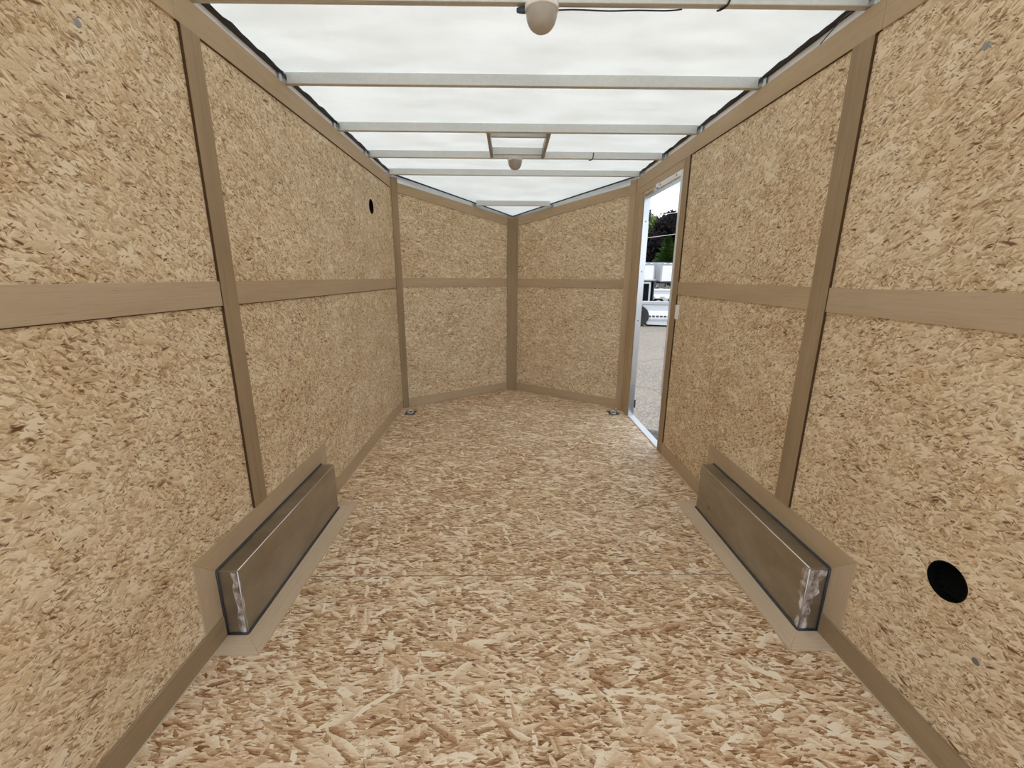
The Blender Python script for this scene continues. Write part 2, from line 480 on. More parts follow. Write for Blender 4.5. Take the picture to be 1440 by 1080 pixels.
tag(wall_right, 'long right side wall of strand board with the door opening', 'wall', kind='structure')
# outer skins of the trailer
MB().box((-1.078, REAR, -0.06), (-1.074, YC, 2.05)).build('outer_skin', 'white_metal', wall_left)
sk = MB()
sk.box((1.074, REAR, -0.06), (1.078, DY0 - 0.02, 2.05)); sk.box((1.074, DY1 + 0.02, -0.06), (1.078, YC, 2.05))
sk.box((1.074, DY0 - 0.02, DZ + 0.02), (1.078, DY1 + 0.02, 2.05)); sk.box((1.074, DY0 - 0.02, -0.06), (1.078, DY1 + 0.02, -0.02))
sk.build('outer_skin', 'white_metal', wall_right)
# front walls (local x runs from the side wall to the apex)
front = {}
for s, nm, a0 in ((-1, 'wall_front_left', FA), (1, 'wall_front_right', -FA)):
    def loc_mesh(mbx, s=s):
        if s > 0:
            for v in mbx.bm.verts: v.co.x = -v.co.x
        return mbx
    mbx = loc_mesh(sheet([(0, 0), (FL, 0), (FL, 1.765), (0, 1.99)], [], 0.010))
    o = mbx.build(nm, 'wall', grain=0, uvoff=(2.7 + 5 * s, 8.1 + s), loc=(s * W, YC, 0), rz=a0)
    tag(o, f'{"left" if s < 0 else "right"} half of the V shaped front wall, strand board', 'wall', kind='structure')
    front[s] = (a0, loc_mesh)
    loc_mesh(MB().prism([(0, 0.05, -0.06), (FL + 0.03, 0.05, -0.06), (FL + 0.03, 0.05, 1.80), (0, 0.05, 2.05)], (0, 0.004, 0))).build('outer_skin', 'white_metal', o)

# roof: flat over the box, dipping towards the nose
rf = MB()
rf.box((-1.078, REAR, 2.051), (1.078, 3.80, 2.054))
rv = [(-1.078, 3.80, 2.051), (1.078, 3.80, 2.051), (1.05, YC + 0.04, 2.035), (0, YN + 0.08, 1.797), (-1.05, YC + 0.04, 2.035)]
n0 = len(rf.bm.verts)
rf.prism(rv, (0, 0, 0.003))
ceil = rf.build('ceiling', 'roof')
tag(ceil, 'white translucent roof sheet lit by daylight', 'ceiling', kind='structure')

# ------------------------------------------------------------------ plywood trim
tn = [0]
def trim(mb, label, m='ply', grain=None, name=None, **kw):
    tn[0] += 1
    o = mb.build(name or f'trim_{tn[0]}', m, grain=grain, **kw)
    return tag(o, label, 'trim', kind='structure')

TH = 0.006
def shade_line(a, b, parent):  # thin dark strip drawn as the shadow gap beside a board
    MB().box(a, b).build('shade_strip', 'shade_line', parent)

# long boards along the top of the side walls, with a butt joint
for s, nm, j in ((-1, 'left', 1.455), (1, 'right', 1.445)):
    xa, xb = sorted((s * W, s * (W - TH)))
    trim(MB().box((xa, REAR, ZT0), (xb, j - 0.0006, ZT1), 0.0008, 1), f'plywood board along the top of the {nm} wall, near part behind the joint')
    tf = trim(MB().box((xa, j + 0.0006, ZT0), (xb, YC - 0.001, ZT1), 0.0008, 1), f'plywood board along the top of the {nm} wall, from the joint to the nose')
    shade_line((xa, j, ZT0 - 0.0022), (xb, YC - 0.02, ZT0 - 0.0001), tf)
# vertical battens at the panel joint
bt_ = trim(MB().box((-W, 1.469, 0.342), (-W + TH + 0.002, 1.552, ZT0 - 0.0005), 0.0008, 1), 'darker vertical plywood batten on the left wall above the steel wheel box', 'ply_dark')
shade_line((-W, 1.466, 0.345), (-W + TH + 0.0015, 1.4688, ZT0 - 0.003), bt_)
bt_ = trim(MB().box((W - TH - 0.002, 1.463, 0.342), (W, 1.549, ZT0 - 0.0005), 0.0008, 1), 'darker vertical plywood batten on the right wall above the steel wheel box', 'ply_dark')
shade_line((W - TH - 0.0015, 1.460, 0.345), (W, 1.4628, ZT0 - 0.003), bt_)
# mid rails
bt_ = trim(MB().box((-W, REAR, 1.100), (-W + TH, 1.468, 1.180), 0.0008, 1), 'horizontal plywood rail on the left wall nearest the viewer', 'ply_pale')
shade_line((-W, REAR, 1.0978), (-W + TH, 1.465, 1.0998), bt_)
bt_ = trim(MB().box((-W, 1.553, 1.100), (-W + TH, YC - 0.008, 1.180), 0.0008, 1), 'horizontal plywood rail on the left wall between batten and nose', 'ply')
shade_line((-W, 1.553, 1.0978), (-W + TH, YC - 0.02, 1.0998), bt_)
def slant(y0, y1, a0, a1, b0, b1):
    return MB().prism([(W, y0, a0), (W, y1, a1), (W, y1, b1), (W, y0, b0)], (-TH, 0, 0))
trim(slant(REAR, 1.462, 1.083, 1.093, 1.177, 1.173), 'horizontal plywood rail on the right wall nearest the viewer', 'ply_pale', 1)
trim(slant(1.550, 2.758, 1.094, 1.100, 1.174, 1.178), 'short horizontal plywood rail on the right wall between batten and door', 'ply', 1)
# boards round the side door
bt_ = trim(MB().box((W - TH - 0.002, 2.760, 0.0), (W, 2.842, ZT0 - 0.0005), 0.0008, 1), 'vertical plywood board on the near side of the side door', 'ply_dark')
shade_line((W - TH - 0.0015, 2.7575, 0.09), (W, 2.7598, ZT0 - 0.003), bt_)
trim(MB().box((W - TH, 2.843, DZ + 0.036), (W, YC - 0.07, ZT0 - 0.0008), 0.0006, 1), 'wide plywood board above the side door')
trim(MB().box((W - TH, 3.638, 0.0), (W, 3.752, DZ + 0.035), 0.0008, 1), 'vertical plywood board on the far side of the side door')
trim(MB().box((W - TH - 0.003, 3.755, 0.0), (W, YC - 0.002, ZT0 - 0.0008), 0.0008, 1), 'narrow vertical plywood corner board between side door and front wall')
# front walls
for s in (-1, 1):
    a0, lm = front[s]
    kw = dict(loc=(s * W, YC, 0), rz=a0)
    nm = 'left' if s < 0 else 'right'
    def top(x): return 1.965 - (1.965 - 1.765) * x / FL
    e = 0.062
    trim(lm(MB().prism([(e, 0, top(e) - 0.074), (FL - 0.05, 0, top(FL - 0.05) - 0.076), (FL - 0.05, 0, top(FL - 0.05)), (e, 0, top(e))], (0, -TH, 0))), f'sloping plywood board along the top of the {nm} front wall', 'ply', 0, **kw)
    trim(lm(MB().box((e, -TH, 1.105), (FL - 0.05, 0, 1.186), 0.0008, 1)), f'horizontal plywood rail across the {nm} front wall', 'ply', 0, **kw)
    trim(lm(MB().box((0.006, -TH - 0.003, 0.0), (e - 0.001, 0, 1.992), 0.0008, 1)), f'vertical plywood corner batten at the outer end of the {nm} front wall', 'ply_dark' if s < 0 else 'ply', 2, **kw)
    trim(lm(MB().box((e, -TH, 0.0), (FL - 0.05, 0, 0.085), 0.0008, 1)), f'plywood baseboard of the {nm} front wall', 'ply', 0, name=f'baseboard_front_{nm}', **kw)
# batten that folds over the apex
trim(MB().prism([(-0.052, YN - 0.046, 0), (0.052, YN - 0.046, 0), (0.044, YN - 0.030, 0), (0, YN - 0.002, 0), (-0.044, YN - 0.030, 0)], (0, 0, 1.770)),
     'dark vertical plywood batten in the apex of the V nose', 'ply_dark', 2)

# baseboards with the pale edge of the sheet showing at the floor
BX0, BX1 = 1.223, 2.045
for s, nm in ((-1, 'left'), (1, 'right')):
    runs = [(REAR, BX0 - 0.004, 'near the viewer, behind the wheel box'), (BX1 + 0.004, YC - 0.012 if s < 0 else 2.759, 'ahead of the wheel box')]
    for i, (a, b, wh) in enumerate(runs):
        xa, xb = sorted((s * W, s * (W - 0.008)))
        o = trim(MB().box((xa, a, 0.004), (xb, b, 0.083), 0.001, 1), f'plywood baseboard of the {nm} wall {wh}', 'ply' if i else 'ply_dark', name=f'baseboard_{nm}')
        xa, xb = sorted((s * (W - 0.004), s * (W - 0.0105)))
        MB().box((xa, a, 0.0), (xb, b, 0.004)).build('edge_strip', 'edge', o)

# ------------------------------------------------------------------ roof edge: rail, seam strip
for s, nm in ((-1, 'left'), (1, 'right')):
    xa, xb = sorted((s * 1.056, s * 1.0735))
    o = MB().box((xa, REAR, 1.955), (xb, YC - 0.02, 2.0505)).build('trim_rail', 'rail_white')
    tn[0] += 1; o.name = f'trim_{tn[0]}'
    tag(o, f'white steel top rail showing above the {nm} wall board', 'rail', kind='structure')
    # lumpy black seam strip hanging under the roof edge
    mbs = MB(); bm = mbs.bm
    rnd = random.Random(3 + s); prev = None; y = 0.6; off = 0.0
    segs = []
    while y < YC + 0.0:
        ph = (y * 1.7 + (0.3 if s > 0 else 0)) % 0.33 / 0.33
        wv = 0.008 + 0.010 * (1 - ph) + rnd.uniform(-0.002, 0.002)
        segs.append((y, wv)); y += 0.035
    for yy, wv in segs:
        xi = s * (1.046 - wv); xo = s * 1.058
        ring = [bm.verts.new(p) for p in ((xo, yy, 2.0508), (xi, yy, 2.0508), (xi + s * 0.004, yy, 2.0465), (xo, yy, 2.0455 - wv * 0.1))]
        if prev:
            for k in range(4): bm.faces.new((prev[k], prev[(k + 1) % 4], ring[(k + 1) % 4], ring[k]))
        else: bm.faces.new(ring)
        prev = ring
    bm.faces.new(prev[::-1])
    o = mbs.build('seam_strip', 'butyl')
    tag(o, f'ragged black sealant strip under the roof edge above the {nm} wall', 'sealant strip')
for s, nm in ((-1, 'left'), (1, 'right')):     # metal angle and black line along the nose
    a0, lm = front[s]
    kw = dict(loc=(s * W, YC, 0), rz=a0)
    tn[0] += 1
    o = lm(MB().prism([(0.0, 0.004, 1.955), (FL, 0.004, 1.757), (FL, 0.004, 1.790), (0.0, 0.004, 2.020)], (0, -0.008, 0))).build(f'trim_{tn[0]}', 'alu', grain=0, **kw)
    tag(o, f'bright metal angle along the roof edge of the {nm} front wall', 'rail', kind='structure')
    lm(MB().prism([(0.02, -0.004, 2.013), (FL - 0.004, -0.004, 1.786), (FL - 0.004, -0.004, 1.794), (0.02, -0.004, 2.024)], (0, -0.004, 0))).build('seal_line', 'butyl', o, grain=0)

# ------------------------------------------------------------------ roof bows
def bow(y, half, z0, z1, label, yaw=-0.012, end=True):
    o = empty('roof_bow', (0, y, z0), yaw, label, 'roof bow', 'metal roof bows under the sheet')
    h = z1 - z0
    MB().box((-half, 0.0, 0.0), (half, 0.025, h), 0.0025, 2).build('channel', 'bow', o, grain=0)
    for sx in (-1, 1) if end else ():
        b = MB()
        xa, xb = sorted((sx * half, sx * (half - 0.004)))
        b.box((xa, -0.014, -0.002), (xb, 0.034, h)); 
        xa, xb = sorted((sx * half, sx * (half - 0.03)))
        b.box((xa, -0.003, 0.004), (xb, -0.0002, h - 0.004))
        br = b.build('end_bracket', 'alu', o)
        MB().lathe([(0, 0.0), (0.005, 0.0), (0.004, -0.003), (0, -0.004)], (sx * (half - 0.015), -0.003, h * 0.5), axis=1, seg=12).build('screw', 'screw', br)
    return o

bows = [(1.525, 'nearest roof bow, carrying the large dome lamp at the top of the photo'),
        (2.105, 'second roof bow from the viewer, with nothing fixed to it'),
        (2.712, 'roof bow on the near side of the square vent frame'),
        (3.268, 'roof bow on the far side of the vent frame, carrying the small far dome lamp'),
        (3.790, 'last full width roof bow, where the V nose begins')]
for y, lb in bows: bow(y, 1.049, 2.005, 2.0505, lb)
bow(4.262, 0.345, 1.846, 1.890, 'short roof bow across the V nose', 0.0, False)
# smear of silvery sealant on the third bow
# framed roof vent opening
vf = empty('vent_frame', (0, 2.738, 2.0055), -0.012, 'square metal frame of the roof vent opening between two roof bows', 'vent frame')
for xa, xb in ((-0.187, -0.168), (0.168, 0.189)):
    MB().box((xa, 0.0, 0), (xb, 0.529, 0.044), 0.0015, 1).build('side_bar', 'bow_under', vf)
MB().box((-0.167, 0.062, 0), (0.167, 0.085, 0.044), 0.0015, 1).build('cross_bar', 'bow', vf)
MB().box((-0.167, 0.436, 0), (0.167, 0.459, 0.044), 0.0015, 1).build('cross_bar', 'bow', vf)

# ------------------------------------------------------------------ dome lamps
def dome_lamp(x, y, z, label):
    o = empty('dome_lamp', (x, y, z), 0, label, 'lamp', 'dome lamps on the roof bows')
    MB().lathe([(0, 0.0), (0.050, 0.0), (0.0515, -0.002), (0.0515, -0.014), (0.049, -0.016), (0, -0.016)], seg=48).build('base', 'white', o, smooth=False)
    prof = [(0.0485 * math.cos(a) ** 0.8 if a < PI / 2 - 1e-3 else 0.0, -0.016 - 0.056 * math.sin(a)) for a in [PI / 2 * k / 14 for k in range(15)]]
    MB().lathe(prof, seg=48).build('lens', 'lens', o, smooth=True)
    return o

dome_lamp(0.033, 1.5375, 2.0048, 'large looking pale dome lamp at the top edge, under the nearest roof bow')
dome_lamp(-0.008, 3.281, 2.0048, 'small looking pale dome lamp far away beside the vent frame')

# wiring at the near lamp
def smooth_path(pts, n=6):
    pts = [Vector(p) for p in pts]; out = []
    for i in range(len(pts) - 1):
        p0, p1, p2, p3 = pts[max(i - 1, 0)], pts[i], pts[i + 1], pts[min(i + 2, len(pts) - 1)]
        for k in range(n):
            t = k / n
            out.append(0.5 * ((2 * p1) + (p2 - p0) * t + (2 * p0 - 5 * p1 + 4 * p2 - p3) * t * t + (3 * p1 - p0 - 3 * p2 + p3) * t ** 3))
    out.append(pts[-1]); return out

o = MB().tube(smooth_path([(0.078, 1.548, 1.998), (0.14, 1.5485, 2.0005), (0.24, 1.549, 1.999), (0.33, 1.548, 2.0015), (0.42, 1.549, 2.0025), (0.47, 1.555, 2.010)]), 0.0022, 8).build('lamp_cable', 'cable', smooth=True)
tag(o, 'thin black cable running right from the near dome lamp under the roof bow', 'cable')
o = MB().lathe([(0, -0.014), (0.006, -0.013), (0.008, -0.004), (0.009, 0.010), (0.007, 0.014), (0, 0.015)], (-0.030, 1.548, 1.996), axis=0, seg=16).build('wire_connector', 'wire_nut')
tag(o, 'blue grey wire connector beside the near dome lamp', 'connector')
def ziptie(x, y, z, label, r=0.003):
    pts = smooth_path([(x + 0.004, y - 0.004, z + 0.040), (x + 0.003, y - 0.0035, z + 0.02), (x, y - 0.0035, z + 0.004), (x - 0.006, y + 0.004, z - 0.0035), (x - 0.014, y + 0.02, z - 0.0035), (x - 0.02, y + 0.030, z - 0.001)])
    return tag(MB().tube(pts, r, 6).build('cable_tie', 'cable', smooth=True), label, 'cable tie', 'black cable ties on the roof bows')
ziptie(0.597, 1.518, 2.005, 'black cable tie round the nearest roof bow, right of the big lamp')
ziptie(0.535, 3.262, 2.005, 'black cable tie round the far roof bow, right of the vent frame')
o = MB().tube(smooth_path([(1.005, 1.556, 2.012), (1.012, 1.60, 2.018), (1.018, 1.66, 2.010), (1.026, 1.72, 2.000)]), 0.0018, 6).build('loose_wire', 'cable', smooth=True)
tag(o, 'thin loose black wire at the right end of the nearest roof bow', 'wire')

# ------------------------------------------------------------------ wheel boxes
def wheel_box(s, label):
    o = empty('wheel_box', (s * W, BX0, 0), 0, label, 'wheel box', 'steel wheel boxes against the side walls')
    D, LN, H = 0.074, BX1 - BX0, 0.255
    def X(v): return -s * v     # distance into the room -> local x
    xa, xb = sorted((X(0.0), X(D)))
    MB().box((xa, 0, 0.001), (xb, LN, H), 0.0035, 3).build('shell', 'steel', o, grain=1)
    MB().tube([(X(D - 0.0012), 0.004, H - 0.0012), (X(D - 0.0012), LN - 0.004, H - 0.0012)], 0.0019, 8).build('edge_highlight', 'chrome', o, smooth=True)  # bright tube standing in for the highlight along the top edge
    MB().tube([(X(D - 0.0012), 0.0012, 0.012), (X(D - 0.0012), 0.0012, H - 0.003)], 0.0017, 8).build('edge_highlight', 'chrome', o, smooth=True)  # same stand-in highlight on the near upright corner
    # bead of dark sealant round the foot and up the wall
    r = 0.0042
    b = MB()
    b.tube([(X(0.004), -r * 0.5, 0.006), (X(D), -r * 0.5, 0.007), (X(D + r * 0.5), 0, 0.007), (X(D + r * 0.5), LN, 0.007), (X(D), LN + r * 0.5, 0.007), (X(0.004), LN + r * 0.5, 0.006)], r, 8)
    b.tube([(X(0.0075), -r * 0.5, 0.006), (X(0.0075), -r * 0.5, H), (X(0.0075), 0, H + r * 0.5), (X(0.0075), LN, H + r * 0.5), (X(0.0075), LN + r * 0.5, H), (X(0.0075), LN + r * 0.5, 0.006)], r, 8)
    b.build('sealant_bead', 'sealant', o, smooth=True)
    t5 = 0.005
    e = 0.0007
    # mitred plywood boards on the wall and on the floor
    wallb = [[(-0.085, 0.341), (LN + 0.078, 0.341), (LN + e, H + e), (-e, H + e)],
             [(-0.085, 0.340), (-e, H), (-e, 0.084), (-0.085, 0.084)],
             [(LN + 0.078, 0.340), (LN + e, H), (LN + e, 0.084), (LN + 0.078, 0.084)]]
    for i, pl in enumerate(wallb):
        MB().prism([(X(0.0002), y, z) for y, z in pl], (X(t5), 0, 0)).build('wall_board', 'ply_pale' if i else 'ply', o, grain=2 if i else 1)
    floorb = [[(D + e, -e), (D + e, LN + e), (D + 0.083, LN + 0.070), (D + 0.083, -0.083)],
              [(0.011, -e), (D + e, -e * 1.5), (D + 0.0825, -0.0835), (0.011, -0.083)],
              [(0.011, LN + e), (D + e, LN + e * 1.5), (D + 0.0825, LN + 0.0705), (0.011, LN + 0.070)]]
    for i, pl in enumerate(floorb):
        MB().prism([(X(x), y, 0.0003) for x, y in pl], (0, 0, t5)).build('floor_board', 'ply_lit', o, grain=0 if i else 1)
    # silvery smear at the near corner
    rn = random.Random(5 + s)
    def patch(pts, d): MBp.prism(pts, d)
    MBp = MB()
    big = s > 0
    n = 14
    tp = H - 0.006
    eo = [(0.010 + 0.012 * rn.random() + (0.012 if (big and k > 6) else 0.0)) if big else 0.004 + 0.004 * rn.random() for k in range(n)]
    en = [(0.016 + 0.014 * rn.random() + (0.018 if (big and k > 7) else 0.0)) if big else 0.012 + 0.010 * rn.random() for k in range(n)]
    zs = [0.012 + (tp - 0.012) * k / (n - 1) for k in range(n)]
    side = [(X(D + 0.0004), 0.003, z) for z in zs] + [(X(D + 0.0004), eo[k], zs[k]) for k in range(n - 1, -1, -1)]
    MBp.prism(side, (X(0.0006), 0, 0))
    side = [(X(D - 0.003), -0.0004, z) for z in zs] + [(X(D - 0.004 - en[k]), -0.0004, zs[k]) for k in range(n - 1, -1, -1)]
    MBp.prism(side, (0, -0.0006, 0))
    if big:
        MBp.prism([(X(0.014), -0.0011, 0.246), (X(0.014), -0.0011, 0.226), (X(0.026), -0.0011, 0.222), (X(0.034), -0.0011, 0.232), (X(D - 0.03), -0.0011, 0.238), (X(D - 0.03), -0.0011, 0.248)], (0, -0.0006, 0))
    p = MBp.build('sealant_smear', 'smear', o)
    p['label'] = 'silvery smear on the near corner'
    return o

wheel_box(-1, 'long steel wheel box at the foot of the left wall')
wheel_box(1, 'steel wheel box by the right wall, bright silver smear on its near corner')

# ------------------------------------------------------------------ round side vents
def side_vent(x, s, y, z, r, label):
    o = empty('side_vent', (x, y, z), 0, label, 'vent', 'round black vent holes in the side walls')
    MB().lathe([(r - 0.0006, 0.0015), (r - 0.0022, 0.0015), (r - 0.0022, -0.036), (0, -0.036), (0, -0.038), (r - 0.0006, -0.038), (r - 0.0006, 0.0015)], axis=0, seg=48).build('duct', 'black', o)
    lv = MB()
    for k in range(-3, 4):
        h = math.sqrt(max(0, (r - 0.005) ** 2 - (k * 0.012) ** 2))
        if h > 0.01: lv.prism([(-0.030, -h, k * 0.012), (-0.022, -h, k * 0.012 - 0.006), (-0.021, -h, k * 0.012 - 0.005), (-0.029, -h, k * 0.012 + 0.001)], (0, 2 * h, 0))
    lv.build('louvre', 'black', o)
    if s > 0: o.rotation_euler.z = PI
    return o

side_vent(-W, -1, HOLE_L[0], HOLE_L[1], HOLE_L[2], 'small round black vent hole high on the left wall near the nose')
side_vent(W, 1, HOLE_R[0], HOLE_R[1], HOLE_R[2], 'round black vent hole low on the right wall near the viewer')

# ------------------------------------------------------------------ floor tie-down rings
def ring(x, y, label):
    o = empty('tie_down_ring', (x, y, 0), 0, label, 'tie-down ring', 'recessed tie-down rings in the floor corners')
    p = MB()
    a, b, z = 0.046, 0.064, 0.004
    p.box((-a, -b, 0.0003), (a, -b + 0.026, z), 0.001, 1); p.box((-a, b - 0.026, 0.0003), (a, b, z), 0.001, 1)
    p.box((-a, -b + 0.026, 0.0003), (-a + 0.014, b - 0.026, z), 0.001, 1); p.box((a - 0.014, -b + 0.026, 0.0003), (a, b - 0.026, z), 0.001, 1)
    p.box((-a + 0.013, -b + 0.025, 0.0003), (a - 0.013, b - 0.025, 0.0012))
    p.build('pan', 'pan', o)
    pts = [(0.024 * math.cos(t), 0.030 * math.sin(t), 0.008 + 0.003 * math.sin(t)) for t in [2 * PI * k / 28 for k in range(28)]]
    MB().tube(pts, 0.0062, 10, closed=True).build('ring', 'chrome', o, smooth=True)
    MB().box((-0.012, -0.036, 0.001), (0.012, -0.022, 0.013), 0.003, 2).build('clip', 'chrome', o)
    for sx in (-1, 1):
        for sy in (-1, 1):
            MB().lathe([(0, z + 0.002), (0.004, z + 0.001), (0.005, z - 0.0005)], (sx * 0.036, sy * 0.053, 0), seg=12).build('screw', 'screw', o)
    return o

ring(-0.928, 3.690, 'metal tie-down ring set in the floor at the front left corner')
ring(0.918, 3.690, 'metal tie-down ring set in the floor at the front right corner, beside the door')

# ------------------------------------------------------------------ side door opening
d = empty('door_1', (W, DY0, 0), 0, 'open side doorway framed in bare aluminium', 'door'); d['kind'] = 'structure'
HW = DY1 - DY0
MB().box((-0.001, HW - 0.004, 0.0), (0.047, HW + 0.018, DZ), 0.0015, 1).build('front_jamb', 'alu', d)
j = MB(); j.box((0.0, -0.018, 0.0), (0.047, 0.003, DZ)); j.prism([(0.0, -0.021, 0.4), (0.0, 0.003, 0.4), (0.0, 0.008, DZ + 0.02), (0.0, -0.021, DZ + 0.02)], (-0.0105, 0, 0)); j.build('near_jamb', 'white_metal', d)
MB().box((-0.001, 0.003, DZ - 0.010), (0.047, HW - 0.004, DZ + 0.014), 0.0015, 1).build('header', 'alu', d)
MB().box((-0.004, 0.004, 0.0002), (0.052, HW - 0.005, 0.009), 0.002, 1).build('sill', 'white_metal', d)
lp = MB().box((-0.010, 0.0, DZ - 0.004), (-0.0005, 0.42, DZ + 0.030), 0.001, 1).build('header_plate', 'rail_white', d)
for yy in (0.08, 0.38): MB().lathe([(0, -0.0125), (0.006, -0.012), (0.007, -0.010)], (0, yy, DZ + 0.014), axis=0, seg=12).build('screw', 'screw', lp)
MB().box((-0.012, 0.40, DZ + 0.003), (-0.0005, 0.47, DZ + 0.034), 0.002, 1).build('latch_keeper', 'alu', d)
for zz_ in (0.28, 0.85, 1.25, 1.64): MB().lathe([(0, -0.003), (0.005, -0.002), (0.006, 0.0)], (0.022, HW - 0.004, zz_), axis=1, seg=12).build('screw', 'screw', d)
MB().box((0.048, HW - 0.016, 1.64), (0.055, HW - 0.002, 1.73)).build('hinge', 'black_metal', d)
MB().box((0.048, HW - 0.016, 0.08), (0.055, HW - 0.002, 0.15)).build('hinge', 'black_metal', d)

# unseen rear ramp door lowered behind the viewer, added to bounce sunlight inside
rp = MB().prism([(-1.0, REAR - 0.005, -0.01), (1.0, REAR - 0.005, -0.01), (1.0, REAR - 1.95, GZ + 0.06), (-1.0, REAR - 1.95, GZ + 0.06)], (0, 0, -0.05)).build('added_ramp_door', 'floor', grain=0)
tag(rp, 'unseen lowered ramp door behind the viewer, added to bounce light inside', 'ramp door', kind='structure')

# light switch beside the door
sw = empty('light_switch', (W, 2.735, 0.99), 0, 'small white light switch on the right wall beside the side door', 'light switch')
MB().box((-0.010, -0.022, -0.045), (-0.0003, 0.022, 0.045), 0.003, 2).build('cover', 'white', sw)
MB().box((-0.014, -0.008, -0.016), (-0.0095, 0.008, 0.016), 0.002, 2).build('rocker', 'white', sw)

# exposed screw heads in the board
for s, y, z, lb in ((-1, 1.130, 1.742, 'grey screw head high on the left wall panel'), (1, 1.122, 1.725, 'grey screw head high on the right wall panel'), (1, 0.790, 0.335, 'grey screw head low on the right wall by the round vent')):
    o = MB().lathe([(0, 0.0), (0.009, 0.0), (0.008, -0.0018 if s > 0 else 0.0018), (0, -0.002 if s > 0 else 0.002)], axis=0, seg=14).build('screw_head', 'screw', loc=(s * W, y, z))
    tag(o, lb, 'screw', 'screw heads in the wall boards')

# ------------------------------------------------------------------ outside, seen through the door

g = MB().box((-60, -40, GZ - 0.2), (160, 260, GZ)).build('ground', 'ground')
tag(g, 'sunlit speckled asphalt yard outside the door', 'ground', kind='structure')

def cam_pt(u, v, dist):
    """a world point seen near pixel u, v at a forward distance (used once, to lay out the yard)"""
    q = ((u - 720) / 598.2145, (v - 540) / 598.2145, 1.0)
    dv = Vector([R[0][i] * q[0] + R[1][i] * q[1] + R[2][i] * q[2] for i in range(3)])
    return Vector((-0.077, 0, 1.2015)) + dv * (dist / dv.y)

def wheel(parent, x, y, z, r, w=0.2, rim='white_metal'):
    t = MB().lathe([(r * 0.55, -w / 2), (r * 0.95, -w / 2), (r, -w / 2 + 0.03), (r, w / 2 - 0.03), (r * 0.95, w / 2), (r * 0.55, w / 2)], (x, y, z), axis=1, seg=28).build('tyre', 'tyre', parent)
    MB().lathe([(0, -w / 2 + 0.02), (r * 0.56, -w / 2 + 0.02), (r * 0.56, w / 2 - 0.02), (0, w / 2 - 0.02)], (x, y, z), axis=1, seg=20).build('rim', rim, t)

# nearest white trailer, angled to the view
p0 = cam_pt(906, 450, 15.0)
nt = empty('utility_trailer', (p0.x, 15.0, GZ), math.radians(-12), 'white low sided trailer nearest outside the door', 'trailer')
L_, H0, H1 = 2.6, 0.07, 0.76
MB().prism([(0.0, 0, 0.36), (0.10, 0, H0), (L_, 0, H0 - 0.04), (L_, 0, H1), (-0.10, 0, H1)], (0, 1.7, 0)).build('body', 'white_metal', nt)
MB().box((-0.13, -0.05, H1), (L_, 0.03, H1 + 0.12), 0.01, 1).build('rim_rail', 'grey_metal', nt)
for k in range(7): MB().box((0.12 + k * 0.13, -0.035, 0.34), (0.21 + k * 0.13, -0.001, 0.385)).build('rail_slot', 'black_metal', nt)
MB().box((0.1, -0.04, 0.22), (L_, -0.001, 0.27)).build('lower_rail', 'grey_metal', nt)
for yy in (0.25, 1.3): MB().box((-0.55, yy, 0.18), (-0.001, yy + 0.07, 0.26)).build('drawbar', 'black_metal', nt)
MB().tube([(-0.42, 0.1, 0.0), (-0.42, 0.1, 0.1), (-0.42, 0.1, 0.8)], [0.09, 0.05, 0.05], 12).build('jack', 'black_metal', nt)
MB().box((-0.33, 0.35, 0.30), (-0.13, 1.2, 0.80), 0.02, 1).build('tongue_box', 'black_metal', nt)
wheel(nt, -0.22, 0.02, 0.36, 0.36, rim='black_metal'); wheel(nt, 1.6, 0.3, 0.28, 0.28)

# white flat deck trailer behind it with dark gear on it
p1 = cam_pt(906, 425, 24.0)
fd = empty('flatbed_trailer', (p1.x - 0.4, 24.0, GZ), math.radians(-7), 'white flatbed trailer behind the nearest white trailer', 'trailer')
MB().box((0, 0, 0.55), (4.2, 1.9, 0.98), 0.02, 1).build('deck', 'white_metal', fd)
MB().box((0, -0.04, 0.98), (4.2, 0.03, 1.08), 0.01, 1).build('side_rail', 'white_metal', fd)
for k in range(5): MB().box((0.2 + 0.5 * k, -0.02, 0.60), (0.45 + 0.5 * k, -0.001, 0.66)).build('marker_plate', 'grey_metal', fd)
wheel(fd, 1.2, 0.3, 0.30, 0.30); wheel(fd, 2.0, 0.3, 0.30, 0.30)
rg = random.Random(11)
for i, (xx, w_, h_, lb) in enumerate(((0.40, 0.40, 0.18, 'low black bundle at the left end of the white flatbed trailer'), (1.0, 0.55, 0.30, 'taller black heap in the middle of the white flatbed trailer'), (1.75, 0.65, 0.14, 'long flat black bundle at the right of the white flatbed trailer'))):
    mbg = MB(); bmg = mbg.bm
    bmesh.ops.create_icosphere(bmg, subdivisions=3, radius=1.0)
    for v in bmg.verts:
        k = 1 + rg.uniform(-0.25, 0.3); v.co = Vector((v.co.x * w_ / 2 * k, v.co.y * 0.25, max(0, v.co.z) * h_ * k))
    o = mbg.build('gear_bundle', 'black_metal', loc=(fd.location.x + xx * math.cos(-0.122) + 0.4 * 0.12, 24.55 - xx * 0.122, GZ + 0.985))
    tag(o, lb, 'bundle', 'black gear on the white flatbed trailer')

